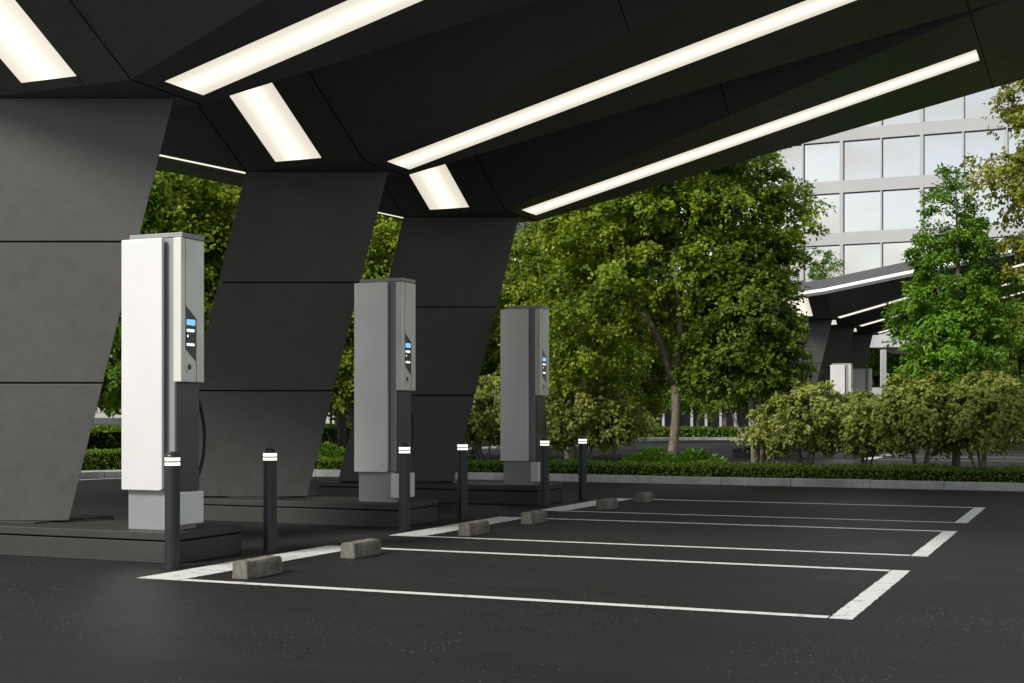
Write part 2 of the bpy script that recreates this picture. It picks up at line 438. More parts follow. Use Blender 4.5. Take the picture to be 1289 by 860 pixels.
def build_canopy(origin):
    root = empty('charging_canopy', origin)
    def seam(mb, p, q, n, w=0.013):
        p, q, n = Vector(p), Vector(q), Vector(n).normalized()
        s = (q - p).cross(n).normalized() * w / 2
        o = n * 0.0025
        mb.poly([p - s + o, q - s + o, q + s + o, p + s + o], 1)
    for k in range(3):
        oy = PITCH * k + (0.04 if k == 1 else 0.0)
        mb = MB(); lamps = []
        dF = HD if k < 2 else 1.27
        ry = RY if k else 1.12; rz = Z0 + 0.62 * ry
        ryb = RY if k < 2 else 0.45; rzb = Z0 + 0.62 * ryb
        sF = 0.247 if k < 2 else 0.21
        def framed(c4, l4, nrm):
            """quad c4 with a rectangular recess l4 for a light"""
            nrm = Vector(nrm).normalized(); d = -nrm * 0.035
            for i in range(4):
                j = (i + 1) % 4
                mb.poly([c4[i], c4[j], l4[j], l4[i]])
                a, b = Vector(l4[i]), Vector(l4[j])
                mb.poly([a, b, b + d, a + d], 1)
            lamps.append([Vector(p) + d * 0.1 for p in l4])
        for side in (1, -1):
            s = SR if side > 0 else SL
            X = (lambda x: x) if side > 0 else (lambda x: -HW - x)
            Pn = lambda x, y: (X(x), oy + y, Z0 + s * x)
            yN = lambda x: -0.197 * x; yF = lambda x: dF + sF * x
            nrm = (s * side, 0, -1); xl = 6.66 if (side > 0 or k < 2) else 1.7
            A0, A1, B1, B0 = Pn(0, 0), Pn(TIPX, yN(TIPX)), Pn(TIPX, yF(TIPX)), Pn(0, dF)
            framed([A0, A1, B1, B0], [Pn(0.14, 0.30), Pn(xl, 0.30), Pn(xl, 0.90), Pn(0.14, 0.90)], nrm)
            seam(mb, Pn(6.72, yN(6.72)), Pn(6.72, yF(6.72)), nrm)
            seam(mb, A0, B0, nrm, 0.018)
            # outer end beyond the tip
            E0, E1 = Pn(ENDX, yN(TIPX)), Pn(ENDX, yF(TIPX))
            mb.poly([A1, E0, E1, B1])
            seam(mb, Pn(7.75, yN(TIPX)), Pn(7.75, yF(TIPX)), nrm)
            # folded triangles up to the ridges on both sides
            ryc = ry if (k or side > 0) else 0.86
            R0 = (X(0), oy - ryc, Z0 + 0.62 * ryc); R1 = (X(0), oy + dF + ryb, rzb)
            mb.poly([A0, R0, A1]); mb.poly([B0, B1, R1])
            # one joint across the big triangle
            A0v, R0v, A1v = Vector(A0), Vector(R0), Vector(A1)
            nt = (R0v - A0v).cross(A1v - A0v); nt = nt if nt.z < 0 else -nt
            for fr in (0.5,):
                seam(mb, A0v.lerp(A1v, fr), R0v.lerp(A1v, fr), nt, 0.010)
            # roof skin and end face
            t = 0.4
            up = lambda p: (p[0], p[1], p[2] + t)
            mb.poly([up(R0), up(A1), up(B1), up(R1)]); mb.poly([up(A1), up(E0), up(E1), up(B1)])
            mb.poly([E0, E1, up(E1), up(E0)])
            if k == 2:
                mb.poly([R1, B1, up(B1), up(R1)]); mb.poly([B1, E1, up(E1), up(B1)])
        # head over the column
        sl = 0.62
        Hh = lambda x, y: (x, oy + y, Z0 - sl * y)
        nh = (0, -sl, -1)
        ryl = ry if k else 0.86; rq = lambda x: ry + (ryl - ry) * (-x / HW)
        framed([Hh(-HW, 0), Hh(0, 0), Hh(0, -ry), Hh(-HW, -ryl)], [Hh(-1.20, -0.10), Hh(-0.54, -0.10), Hh(-0.54, 0.05 - rq(-.54)), Hh(-1.20, 0.05 - rq(-1.2))], nh)
        for x in (0, -HW):
            seam(mb, Hh(x, 0), Hh(x, -rq(x)), nh, 0.016)
        for x in (-1.20, -0.54):
            seam(mb, Hh(x, 0), Hh(x, -0.10), nh, 0.008)
        mb.poly([(-HW, oy, Z0), (0, oy, Z0), (0, oy + dF, Z0), (-HW, oy + dF, Z0)])
        mb.poly([(-HW, oy + dF, Z0), (0, oy + dF, Z0), (0, oy + dF + ryb, rzb), (-HW, oy + dF + ryb, rzb)])
        mb.poly([(-HW, oy - ryl, Z0 + .62 * ryl + .4), (0, oy - ry, rz + .4), (0, oy + dF + ryb, rzb + .4), (-HW, oy + dF + ryb, rzb + .4)])
        if k == 2:
            mb.poly([(-HW, oy + dF + ryb, rzb), (0, oy + dF + ryb, rzb), (0, oy + dF + ryb, rzb + .4), (-HW, oy + dF + ryb, rzb + .4)])
        sec = mb.build('roof_section', [M['soffit'], M['joint']], root)
        for i, q in enumerate(lamps):
            lm = MB()
            if i == 2: lm.poly(q, 0, [(0, 0), (0, 1), (1, 1), (1, 0)])
            else: lm.poly(q, 0, [(0, 0), (1, 0), (1, 1), (0, 1)])
            lm.build('panel_light' if i == 2 else 'strip_light', M['lamp'], sec)
        # leaning column: three stacked panels on a dark core
        rx, ry = math.cos(TH), math.sin(TH)
        def ring(z, ins=0.0):
            f = (Z0 - z) / (Z0 - 0.29)
            bx, by = -1.72 - 0.93 * f, oy + 0.02 - 0.40 * f + (0.0)
            w = 1.79
            fl = (bx + rx * ins, by + ry * ins + ins)
            fr = (bx + rx * (w - ins), by + ry * (w - ins) + ins)
            br = (fr[0] - 0.36, fr[1] + 0.34 - ins); bl = (fl[0] + 0.03, fl[1] + 0.5 - ins)
            return [(*fl, z), (*fr, z), (*br, z), (*bl, z)]
        cm = MB()
        for za, zb in ((0.29, 1.612), (1.628, 2.977), (2.993, Z0 - 0.002)):
            cm.hexa(ring(za), ring(zb))
        cm.hexa(ring(0.27, 0.03), ring(Z0 - 0.004, 0.03), 1)
        cm.build('column', [M['column'], M['joint']], root, bevel=0.006)
    # front fascia with its light line
    pts = [(ENDX, -0.197 * TIPX, Z0 + SR * ENDX), (TIPX, -0.197 * TIPX, Z0 + SR * TIPX), (0, -1.12, Z0 + .62 * 1.12), (-HW, -0.86, Z0 + .62 * 0.86),
           (-HW - TIPX, -0.197 * TIPX, Z0 + SL * TIPX), (-HW - ENDX, -0.197 * TIPX, Z0 + SL * ENDX)]
    fm = MB(); lm = MB()
    for a, b in zip(pts[:-1], pts[1:]):
        def bar(m, z0, z1, y0, y1):
            m.hexa([(a[0], a[1]+y0, a[2]+z0), (a[0], a[1]+y1, a[2]+z0), (b[0], b[1]+y1, b[2]+z0), (b[0], b[1]+y0, b[2]+z0)],
                   [(a[0], a[1]+y0, a[2]+z1), (a[0], a[1]+y1, a[2]+z1), (b[0], b[1]+y1, b[2]+z1), (b[0], b[1]+y0, b[2]+z1)])
        bar(fm, -0.06, 0.40, -0.09, -0.005)
        bar(lm, 0.03, 0.12, -0.10, -0.089)
    fa = fm.build('fascia', M['fascia'], root)
    lm.build('strip_light', M['led'], fa)
    return root

CO = (-8.10, 10.03, 0)
can = build_canopy(CO)
tag(can, 'black folded canopy in the foreground on three leaning slab columns, lit by strip lights', 'canopy', 'charging canopies')
can2 = copy_tree(can); can2.location = (CO[0] + FX, CO[1] + FY, 0)
can2['label'] = 'second black folded canopy behind the shrubs, in front of the white office block'

# ------------------------------------------------------------------ plinths
def build_plinth():
    root = empty('charger_plinth', (-7.42, 9.76, 0))
    m = MB()
    m.box(-3.75, 0, 0.02, 1.03, 0.0, 0.190)
    m.box(-3.75, -1.95, 1.032, 1.55, 0.0, 0.2)
    b = m.build('base', M['plinth'], root, bevel=0.006)
    m = MB(); m.box(-3.73, -0.02, 0.035, 1.02, 0.188, 0.206)
    m.build('groove', M['joint'], root)
    m = MB(); m.box(-3.76, 0.01, 0.0, 1.05, 0.205, 0.275); m.box(-3.76, -1.94, 1.052, 1.56, 0.205, 0.272)
    m.box(-3.7, -1.84, 0.30, 1.02, 0.2755, 0.289)
    m.build('top_slab', M['plinth'], root, bevel=0.006)
    return root
PL = ['dark stone plinth under the nearest charger, its end beside the nearest bollard', 'dark stone plinth under the middle charger', 'dark stone plinth under the third charger, nearest the hedge']
P_Y = [9.76, 13.99, 18.36]
pl = build_plinth()
for i in range(3):
    o = pl if i == 0 else copy_tree(pl)
    o.location = (-7.42 - 0.03 * i, P_Y[i], 0); tag(o, PL[i], 'plinth', 'plinths under the chargers')
FL = ['second station', ]
for i in range(2):
    o = copy_tree(pl); o.location = (-7.42 + FX, P_Y[i] + FY, 0)
    tag(o, ['dark plinth of the second station under its white charger, behind the shrubs', 'dark plinth of the second station under its grey charger, behind the shrubs'][i], 'plinth', 'plinths under the chargers')

# ------------------------------------------------------------------ chargers (origin: front right foot on the plinth)
def build_charger():
    root = empty('ev_charger', (-7.55, 9.96, 0.275))
    X = lambda x: x + 7.55
    Y = lambda y: y - 9.96
    Zz = lambda z: z - 0.275
    def bx(m, x0, x1, y0, y1, z0, z1, mat=0): m.box(X(x0), X(x1), Y(y0), Y(y1), Zz(z0), Zz(z1), mat)
    m = MB(); bx(m, -8.05, -7.56, 9.96, 10.28, 0.64, 2.899)
    cab = m.build('cabinet', M['cabinet'], root, bevel=0.006)
    m = MB(); bx(m, -8.055, -7.472, 9.952, 10.285, 2.9, 2.942)
    m.build('cap', M['cabinet'], cab, bevel=0.004)
    m = MB(); bx(m, -8.07, -7.565, 9.955, 10.28, 0.275, 0.638)
    m.build('pedestal', M['cabinet'], root, bevel=0.005)
    # white front panel with rounded corners, standing off the cabinet
    m = MB(); r = 0.03
    def rr(y):
        out = []
        for cx, cz, a0 in ((-8.08 + .008, .635 + .008, 180), (-7.632 - r, .635 + r, 270), (-7.632 - r * .5, 2.893 - r * .5, 0), (-8.08 + .008, 2.893 - .008, 90)):
            q = r if cz < 1 and cx > -8 else (r * .5 if cx > -8 else .008)
            for k in range(5):
                a = R(a0 + 90 * k / 4); out.append((X(cx - 0.017 + q * math.cos(a)), Y(y), Zz(cz + q * math.sin(a))))
        return out
    m.hexa(rr(9.892), rr(9.928))
    m.build('front_panel', M['white'], root, bevel=0.004)
    m = MB(); bx(m, -8.03, -7.72, 9.927, 9.965, 0.70, 2.84)
    m.build('panel_bracket', M['black'], root)
    # wrap-around fascia, upper right
    m = MB(); bx(m, -7.548, -7.46, 9.92, 10.262, 1.605, 2.893)
    fa = m.build('fascia', M['silver'], root, bevel=0.008, segs=3)
    xf = -7.46
    m = MB()
    def pg(pts, off=0.0025, th=0.006):
        lo = [(X(xf) - th, Y(y), Zz(z)) for y, z in pts]; hi = [(X(xf) + off, Y(y), Zz(z)) for y, z in pts]
        m.hexa(lo, hi)
    pg([(9.983, 2.29), (9.983, 1.90), (10.14, 1.79), (10.143, 2.18)])
    pg([(9.979, 2.893), (9.979, 2.28), (9.986, 2.28), (9.986, 2.893)], 0.001)
    pg([(10.138, 1.80), (10.138, 1.604), (10.146, 1.604), (10.146, 1.80)], 0.001)
    ds = m.build('display', M['black'], fa)
    def bar(name, y0, y1, z0, z1, mat, off=0.004):
        nonlocal m
        m = MB(); c = 0.008
        pg([(y0 + c, z0), (y1 - c, z0), (y1, z0 + c), (y1, z1 - c), (y1 - c, z1), (y0 + c, z1), (y0, z1 - c), (y0, z0 + c)], off)
        o = m.build(name, mat, fa); return o
    bar('status_light', 9.995, 10.122, 2.115, 2.168, M['blue'])
    bar('screen', 9.993, 10.112, 1.965, 2.045, M['black'], 0.006)
    bar('screen_line', 9.996, 10.112, 2.055, 2.082, M['screenwhite'])
    bar('screen_line', 9.996, 10.112, 1.93, 1.955, M['screenwhite'])
    bar('screen_icon', 9.998, 10.02, 2.005, 2.03, M['screenwhite'], 0.007)
    # lock in the lower half of the fascia
    m = MB()
    lk = []
    for (r0, x0, x1, mt) in ((0.044, 0, 0.008, 0), (0.025, 0.008, 0.011, 1)):
        lo = []; hi = []
        for k in range(18):
            a = 2 * math.pi * k / 18
            lo.append((X(xf) + x0 - .002, Y(10.03) + r0 * math.cos(a), Zz(1.74) + 1.15 * r0 * math.sin(a)))
            hi.append((X(xf) + x1, Y(10.03) + r0 * math.cos(a), Zz(1.74) + 1.15 * r0 * math.sin(a)))
        m.hexa(lo, hi, mt)
    m.build('lock', [M['white'], M['black']], fa)
    # dark lower side with holster, white foot box, cables at the back
    m = MB(); bx(m, -7.558, -7.535, 9.955, 10.29, 0.622, 1.603)
    m.build('side_panel', M['darkcab'], root, bevel=0.005)
    m = MB(); bx(m, -7.62, -7.49, 9.925, 10.30, 0.325, 0.62)
    m.build('foot_box', M['white'], root, bevel=0.012, segs=3)
    for dx, bulge in ((-7.60, 0.175), (-7.66, 0.135)):
        m = MB(); pts = []; rads = []
        for k in range(19):
            t = k / 18
            pts.append((X(dx), Y(10.285 + bulge * math.sin(math.pi * t) ** 0.8), Zz(1.56 - 0.92 * t))); rads.append(0.016)
        m.tube(pts, rads, 8)
        m.build('cable', M['rubber'], root, smooth=True)
    m = MB(); bx(m, -7.70, -7.575, 10.27, 10.34, 1.5, 1.62)
    m.build('cable_socket', M['rubber'], root, bevel=0.01)
    return root
ch = build_charger()
CY = [9.96, 14.25, 18.60]
CX = [-7.55, -7.60, -7.60]
CL = ['nearest tall charger, its white front panel brightly lit, in front of the pale column', 'middle tall charger with a grey front panel and a dark cabinet', 'third tall charger, smallest in view, beside the olive shrub']
for i in range(3):
    o = ch if i == 0 else copy_tree(ch)
    o.location = (CX[i], CY[i], 0.275); tag(o, CL[i], 'charger', 'electric car chargers')
for i in range(2):
    o = copy_tree(ch); o.location = (CX[i] + FX, CY[i] + FY, 0.275)
    tag(o, ['white charger under the far canopy, seen above the shrubs', 'grey charger under the far canopy, right of the white one'][i], 'charger', 'electric car chargers')

# ------------------------------------------------------------------ bollards
def build_bollard():
    root = empty('bollard', (0, 0, 0)); r = 0.064
    m = MB(); m.lathe([(0.082, 0.001), (0.082, 0.012), (r, 0.014), (r, 0.876), (r - .003, 0.878)], 32)
    m.build('post', M['bollard'], root, smooth=False)
    for z0, z1 in ((0.879, 0.905), (0.916, 0.947)):
        m = MB(); m.lathe([(r + .001, z0), (r + .001, z1)], 32); m.build('ring_light', M['ring'], root)
    m = MB(); m.lathe([(r - .006, 0.873), (r - .006, 0.949)], 32)
    m.lathe([(r, 0.948), (r, 0.956), (r * .93, 0.968), (r * .75, 0.984), (r * .45, 0.995), (r * .12, 0.999)], 32)
    m.build('cap', M['bollard'], root)
    for c in root.children:
        ps = c.data.polygons
        ps.foreach_set('use_smooth', [len(p.vertices) == 4 for p in ps])
        c.data.set_sharp_from_angle(angle=R(40))
    return root
bo = build_bollard()
BP = [(-7.25, 9.52), (-7.24, 11.0), (-7.24, 13.75), (-7.26, 15.34), (-7.26, 18.1), (-7.28, 19.72)]
BL = ['nearest black bollard with white light rings, at the front corner of the first plinth', 'bollard standing free between the first charger and the first wide bay line', 'bollard in front of the middle charger', 'bollard between the middle and the third charger', 'bollard in front of the third charger', 'farthest bollard, standing free before the hedge']
for i, (x, y) in enumerate(BP):
    o = bo if i == 0 else copy_tree(bo)
    o.location = (x, y, 0); tag(o, BL[i], 'bollard', 'bollards with light rings')

# ------------------------------------------------------------------ wheel stops
def stop_mesh(seed):
    rr = random.Random(seed); m = MB(); n = 12; L = 0.51
    prof = [(-0.075, 0), (0.075, 0), (0.070, 0.112), (0.056, 0.140), (-0.058, 0.143), (-0.069, 0.128)]
    b = 0
    for i in range(n + 1):
        y = L * i / n
        for (x, z) in prof:
            m.v.append((x + rr.uniform(-.0025, .0025), y + (rr.uniform(-.003, .003) if 0 < i < n else 0), max(0, z + (rr.uniform(-.003, .003) if z > 0 else 0))))
    k = len(prof)
    for i in range(n):
        for j in range(k):
            q = (j + 1) % k
            m.f.append((i*k + j, (i+1)*k + j, (i+1)*k + q, i*k + q)); m.m.append(0)
    m.f.append(tuple(range(k))); m.m.append(0); m.f.append(tuple(n*k + j for j in range(k - 1, -1, -1))); m.m.append(0)
    return m
SP = [9.08, 10.78, 13.27, 15.03, 17.70, 19.40]
SLb = ['nearest concrete wheel stop, in the front half of the first bay', 'wheel stop in the back half of the first bay', 'wheel stop in the front half of the second bay', 'wheel stop in the back half of the second bay', 'wheel stop in the front half of the third bay', 'farthest wheel stop, in the back half of the third bay']
for i, y in enumerate(SP):
    o = stop_mesh(i).build('wheel_stop', M['stop'], bevel=0.006); o.location = (-6.262 - 0.006 * (i > 2), y, 0)
    tag(o, SLb[i], 'wheel stop', 'concrete wheel stops')

# ------------------------------------------------------------------ foliage
def leaf_mesh(name, pos, dirs, nrm, size, tint, mat, width=0.42, fold=0.16):
    """many folded leaves; pos (n,3), dirs along the leaf, nrm roughly up"""
    n = len(pos)
    d = dirs / np.linalg.norm(dirs, axis=1, keepdims=True)
    s = np.cross(d, nrm); s /= np.maximum(np.linalg.norm(s, axis=1, keepdims=True), 1e-6)
    u = np.cross(s, d)
    L = size[:, None]
    V = np.empty((n, 4, 3), np.float32)
    V[:, 0] = pos; V[:, 2] = pos + d * L - u * L * 0.10
    V[:, 1] = pos + d * L * 0.45 + s * L * width + u * L * fold
    V[:, 3] = pos + d * L * 0.45 - s * L * width + u * L * fold
    F = np.array([0, 1, 2, 0, 2, 3], np.int32)[None] + (np.arange(n, dtype=np.int32) * 4)[:, None]
    me = bpy.data.meshes.new(name)
    me.vertices.add(n * 4); me.vertices.foreach_set('co', V.ravel())
    me.loops.add(n * 6); me.loops.foreach_set('vertex_index', F.ravel())
    me.polygons.add(n * 2); me.polygons.foreach_set('loop_start', np.arange(0, n * 6, 3, dtype=np.int32))
    me.polygons.foreach_set('loop_total', np.full(n * 2, 3, np.int32))
    at = me.attributes.new('tint', 'FLOAT', 'POINT'); at.data.foreach_set('value', np.repeat(tint, 4).astype(np.float32))
    me.materials.append(mat); me.update(calc_edges=True); me.validate()
    return me

def clump_leaves(rng, centres, outward, rad, per, leaf, flat=0.4, droop=0.6):
    P, D, N, S, T = [], [], [], [], []
    for c, o, r in zip(centres, outward, rad):
        n = int(per * rng.uniform(0.7, 1.3))
        # a spray: a handful of twigs fanning out, leaves along them
        k = 7
        ang = rng.uniform(0, 2 * np.pi, k); el = rng.normal(0.0, 0.45, k)
        tw = np.stack([np.cos(ang) * np.cos(el), np.sin(ang) * np.cos(el), np.sin(el)], 1) + o[None] * 0.55
        tw /= np.linalg.norm(tw, axis=1, keepdims=True)
        ti = rng.integers(0, k, n); t = rng.uniform(0.08, 1, n) ** 0.75 * r
        base = c[None] + tw[ti] * t[:, None]
        base[:, 2] = c[2] + (base[:, 2] - c[2]) * (flat + 0.35) - droop * (t / r) ** 2 * r * 0.45
        base += rng.normal(0, r * 0.13, (n, 3))
        side = rng.normal(0, 0.65, (n, 3)); side[:, 2] *= 0.6
        d = tw[ti] + side; d[:, 2] -= droop * rng.uniform(0.3, 1.0, n)
        nn = np.tile(np.array([0, 0, 0.75]), (n, 1)) + rng.normal(0, 0.45, (n, 3)) + o[None] * 0.7
        P.append(base); D.append(d); N.append(nn); S.append(leaf * rng.uniform(0.65, 1.25, n))
        T.append(np.clip(rng.normal(0.5, 0.15) + rng.normal(0, 0.16, n), 0, 1))
    return [np.concatenate(a) for a in (P, D, N, S, T)]

def sample_lobes(rng, lobes, n, mind, clear=None):
    """clump centres spread through a union of lobes, thicker towards the outside, some gaps"""
    vol = np.array([l[3] * l[4] * l[5] for l in lobes]); vol = vol / vol.sum()
    C, O, tries = [], [], 0
    gaps = []
    for l in lobes:
        for _ in range(2):
            a = rng.normal(0, 1, 3); a /= np.linalg.norm(a)
            gaps.append((np.array(l[:3]) + a * np.array(l[3:6]) * 0.95, 0.28 * min(l[3:6])))
    while len(C) < n and tries < n * 60:
        tries += 1
        l = lobes[rng.choice(len(lobes), p=vol)]
        a = rng.normal(0, 1, 3); a /= np.linalg.norm(a)
        r = rng.uniform(0.12, 1.0) ** 0.42
        p = np.array(l[:3]) + a * np.array(l[3:6]) * r * rng.uniform(0.9, 1.08)
        if clear is not None and clear(p): continue
        if any(np.linalg.norm(p - gc) < gr for gc, gr in gaps): continue
        if C and np.min(np.linalg.norm(np.array(C) - p, axis=1)) < mind: continue
        C.append(p); O.append(a)
    return np.array(C), np.array(O)

def branches(mb, rng, stems, centres, r0, every=2):
    """stems: list of point lists with radii; twigs reach out from them to the clumps"""
    nodes = []
    for pts, rads in stems:
        sm = [Vector(p) for p in pts]
        mb.tube(sm, rads, 9)
        for p, rd in zip(pts[1:], rads[1:]): nodes.append((np.array(p, float), rd))
        for i in range(1, len(pts) - 1):
            nodes.append(((np.array(pts[i], float) + np.array(pts[i+1], float)) / 2, (rads[i] + rads[i+1]) / 2))
    for k, c in enumerate(centres):
        if k % every: continue
        best = min(nodes, key=lambda q: np.linalg.norm(c - q[0]) + max(0, q[0][2] - c[2]) * 1.2)
        a, rd = best; ra = min(rd * 0.6, r0)
        mid = (a + c) / 2 + rng.normal(0, 0.08, 3) + np.array([0, 0, -0.04])
        mb.tube([a, mid, c], [ra, ra * 0.6, 0.006], 5)
        nodes.append((mid, ra * 0.7))

def make_tree(name, seed, lobes, stems, nclump, per, leaf, crad, mind, lmat, bmat, flat=0.4, droop=0.6, width=0.42, every=2, r0=0.035, clear=None):
    rng = np.random.default_rng(seed)
    root = empty(name, (0, 0, 0))
    C, O = sample_lobes(rng, lobes, nclump, mind, clear)
    rad = crad * rng.uniform(0.7, 1.25, len(C))
    P, D, N, S, T = clump_leaves(rng, C, O, rad, per, leaf, flat, droop)
    me = leaf_mesh('crown', P, D, N, S, T, M[lmat], width)
    cr = bpy.data.objects.new('crown', me); link(cr); cr.parent = root
    mb = MB(); branches(mb, rng, stems, C, r0, every)
    mb.build('trunk', M[bmat], root, smooth=True)
    return root

def put(o, u, y, rz=0.0, s=1.0, z=0.11):
    x, d = on_row(u, y)
    o.location = (x, y, z); o.rotation_euler = (0, 0, rz); o.scale = (s, s, s)
    return o

# --- the large tree in the middle (rotation: local x = picture right)
big = make_tree('maple_tree', 3,
    [(0.0, 0.3, 4.9, 2.5, 2.0, 1.9), (-1.75, -0.2, 3.7, 1.5, 1.5, 1.7), (1.62, 0.1, 5.4, 1.12, 1.3, 1.3), (1.35, 0.2, 3.6, 1.05, 1.2, 1.1), (0.0, 0.0, 6.7, 2.1, 1.8, 1.5), (-1.2, 0.8, 5.6, 1.6, 1.4, 1.4), (-2.1, 0.6, 2.6, 1.05, 1.1, 0.95)],
    [([(0, 0, -0.15), (-0.03, 0.02, 0.5), (0.03, 0, 1.2), (0.02, 0, 2.0)], [0.145, 0.108, 0.09, 0.10]),
     ([(0.0, 0, 1.85), (-0.28, -0.05, 2.7), (-0.72, -0.1, 3.5), (-0.9, 0, 4.3), (-1.3, 0.1, 5.3), (-1.5, 0.1, 6.4)], [0.095, 0.08, 0.065, 0.05, 0.035, 0.015]),
     ([(0.03, 0, 1.9), (0.15, 0.05, 2.9), (0.1, 0.1, 3.9), (0.35, 0.1, 5.0), (0.3, 0.1, 6.6)], [0.095, 0.075, 0.06, 0.04, 0.015]),
     ([(0.12, 0.02, 2.6), (0.7, 0, 3.4), (1.3, 0.1, 4.4), (1.9, 0.1, 5.6)], [0.06, 0.05, 0.035, 0.012]),
     ([(-0.5, -0.08, 3.1), (-1.5, 0.1, 3.0), (-2.3, 0.4, 3.0)], [0.04, 0.028, 0.012])],
    360, 230, 0.098, 0.46, 0.32, 'olive', 'bark', 0.42, 0.7, every=2, r0=0.022,
    clear=lambda p: (-0.95 < p[0] < 0.55 and p[1] < 0.5 and 1.2 < p[2] < 3.75) or (abs(p[0]) < 0.8 and p[2] < 2.4) or (p[0] > 2.2 and 2.8 < p[2] < 4.5))
put(big, 849, 27.3, TH)
tag(big, 'large maple-like tree with a pale forked trunk behind the hedge, right of the third charger', 'tree')

# --- the darker, bushier tree right of it
mid = make_tree('bushy_tree', 11,
    [(-0.1, 0, 3.1, 0.95, 1.1, 1.3), (-0.6, 0.3, 2.5, 0.8, 0.9, 0.8), (0.25, -0.2, 2.3, 0.62, 0.8, 0.75), (0.05, 0.2, 4.2, 0.8, 0.9, 0.8)],
    [([(0, 0, -0.15), (-0.02, 0, 0.6), (-0.06, 0, 1.4), (0.0, 0, 2.8), (0.05, 0, 4.3)], [0.10, 0.075, 0.065, 0.05, 0.012]),
     ([(0.06, 0, -0.1), (0.16, 0, 0.6), (0.26, 0, 1.3), (0.5, 0, 2.4)], [0.06, 0.05, 0.042, 0.02]),
     ([(-0.02, 0, 0.55), (-0.35, 0, 0.95), (-0.6, 0.1, 1.6)], [0.04, 0.03, 0.016])],
    165, 210, 0.092, 0.38, 0.25, 'deep', 'barkpale', 0.42, 0.7,
    clear=lambda p: p[0] > 0.62 and 2.9 < p[2] < 4.4)
put(mid, 951, 27.0, TH)
tag(mid, 'dark bushy tree with two pale stems, right beside the large maple-like tree', 'tree')

# --- bright green young tree at the right
bright = make_tree('ash_tree', 21,
    [(0, 0, 2.5, 1.02, 1.0, 1.2), (0.05, 0, 3.9, 0.9, 0.85, 1.05), (-0.1, 0, 5.1, 0.5, 0.5, 0.95), (0.3, 0.1, 3.1, 0.7, 0.7, 0.8), (-0.45, 0.0, 3.3, 0.6, 0.65, 0.7), (0.0, 0.1, 1.6, 0.85, 0.8, 0.6)],
    [([(0, 0, -0.15), (0.03, 0, 1.2), (0.0, 0, 2.4), (0.06, 0, 3.8), (0.0, 0, 5.7)], [0.085, 0.075, 0.06, 0.04, 0.01]),
     ([(0.02, 0, 2.0), (0.35, 0, 2.8), (0.75, 0, 3.3)], [0.04, 0.028, 0.01]), ([(0.0, 0, 2.6), (-0.3, 0, 3.5), (-0.45, 0, 4.1)], [0.04, 0.028, 0.01])],
    165, 210, 0.098, 0.34, 0.25, 'bright', 'barkpale', 0.5, 0.8, 0.24)
put(bright, 1203, 27.5, TH)
tag(bright, 'slender bright green young tree rising above the olive shrubs', 'tree')

far_ash = copy_tree(bright); put(far_ash, 1036, 82, 1.3, 1.85)
tag(far_ash, 'small green treetop showing above the roof of the far canopy, before the office windows', 'tree')

# --- yellowing tree at the right edge
yel = make_tree('linden_tree', 31,
    [(0.1, 0, 5.4, 1.0, 1.2, 1.3), (-0.8, 0.1, 5.75, 0.7, 0.6, 0.36), (0.1, 0, 7.2, 0.95, 1.2, 1.2), (0.1, 0, 3.8, 0.75, 0.9, 0.9), (0.3, 0, 2.2, 0.6, 0.8, 0.9), (-0.55, 0, 6.6, 0.5, 0.5, 0.4)],
    [([(0.2, 0, -0.15), (0.2, 0, 1.6), (0.1, 0, 3.4), (0.0, 0, 5.6), (0.05, 0, 7.8)], [0.11, 0.09, 0.075, 0.05, 0.012]),
     ([(0.08, 0, 4.2), (-0.5, 0, 5.2), (-1.2, 0.1, 5.9)], [0.045, 0.03, 0.01])],
    120, 170, 0.088, 0.38, 0.3, 'yellow', 'bark', 0.5, 0.8)
put(yel, 1330, 26.6, TH)
tag(yel, 'yellowing tree cut off by the right edge of the picture', 'tree')

# --- olive shrubs
def make_shrub(seed):
    rng = np.random.default_rng(seed + 100)
    st = []
    for k in range(5):
        a = rng.uniform(0, 6.28); q = rng.uniform(0.25, 0.6)
        st.append(([(0.05*math.cos(a), 0.05*math.sin(a), -0.1), (q*.5*math.cos(a), q*.5*math.sin(a), 0.6), (q*math.cos(a), q*math.sin(a), 1.3), (q*1.2*math.cos(a), q*1.2*math.sin(a), 1.8)], [0.03, 0.025, 0.018, 0.008]))
    return make_tree('olive_shrub', seed,
        [(0, 0, 1.35, 0.95, 0.85, 0.5), (-0.6, 0.1, 1.15, 0.6, 0.6, 0.45), (0.6, 0, 1.2, 0.62, 0.6, 0.45), (0.1, 0, 1.72, 0.55, 0.6, 0.34), (-0.4, 0, 1.6, 0.4, 0.4, 0.3)],
        st, 92, 150, 0.095, 0.30, 0.23, 'shrub', 'barkpale', 0.42, 0.95, 0.36)
sh = [make_shrub(41), make_shrub(43)]
SHR = [(1016, 26.7, 0, 0.92, 0.4, 'olive shrub right beside the dark bushy tree, left of the far white charger'),
       (1086, 27.0, 1, 0.80, 2.2, 'lower olive shrub just below the far grey charger'),
       (1158, 26.7, 0, 0.98, 3.9, 'olive shrub directly below the bright green tree'),
       (1238, 26.6, 1, 0.97, 5.2, 'rightmost olive shrub of the row, before the yellowing tree'),
       (612, 27.3, 1, 1.0, 1.0, 'olive shrub between the third column and the third charger'),
       (736, 26.9, 0, 0.98, 0.2, 'olive shrub right behind the farthest bollard')]
used = [False, False]
for u, y, w, s, rz, lab in SHR:
    o = sh[w] if not used[w] else copy_tree(sh[w]); used[w] = True
    put(o, u, y, rz, s); tag(o, lab, 'shrub', 'olive shrubs along the hedge')

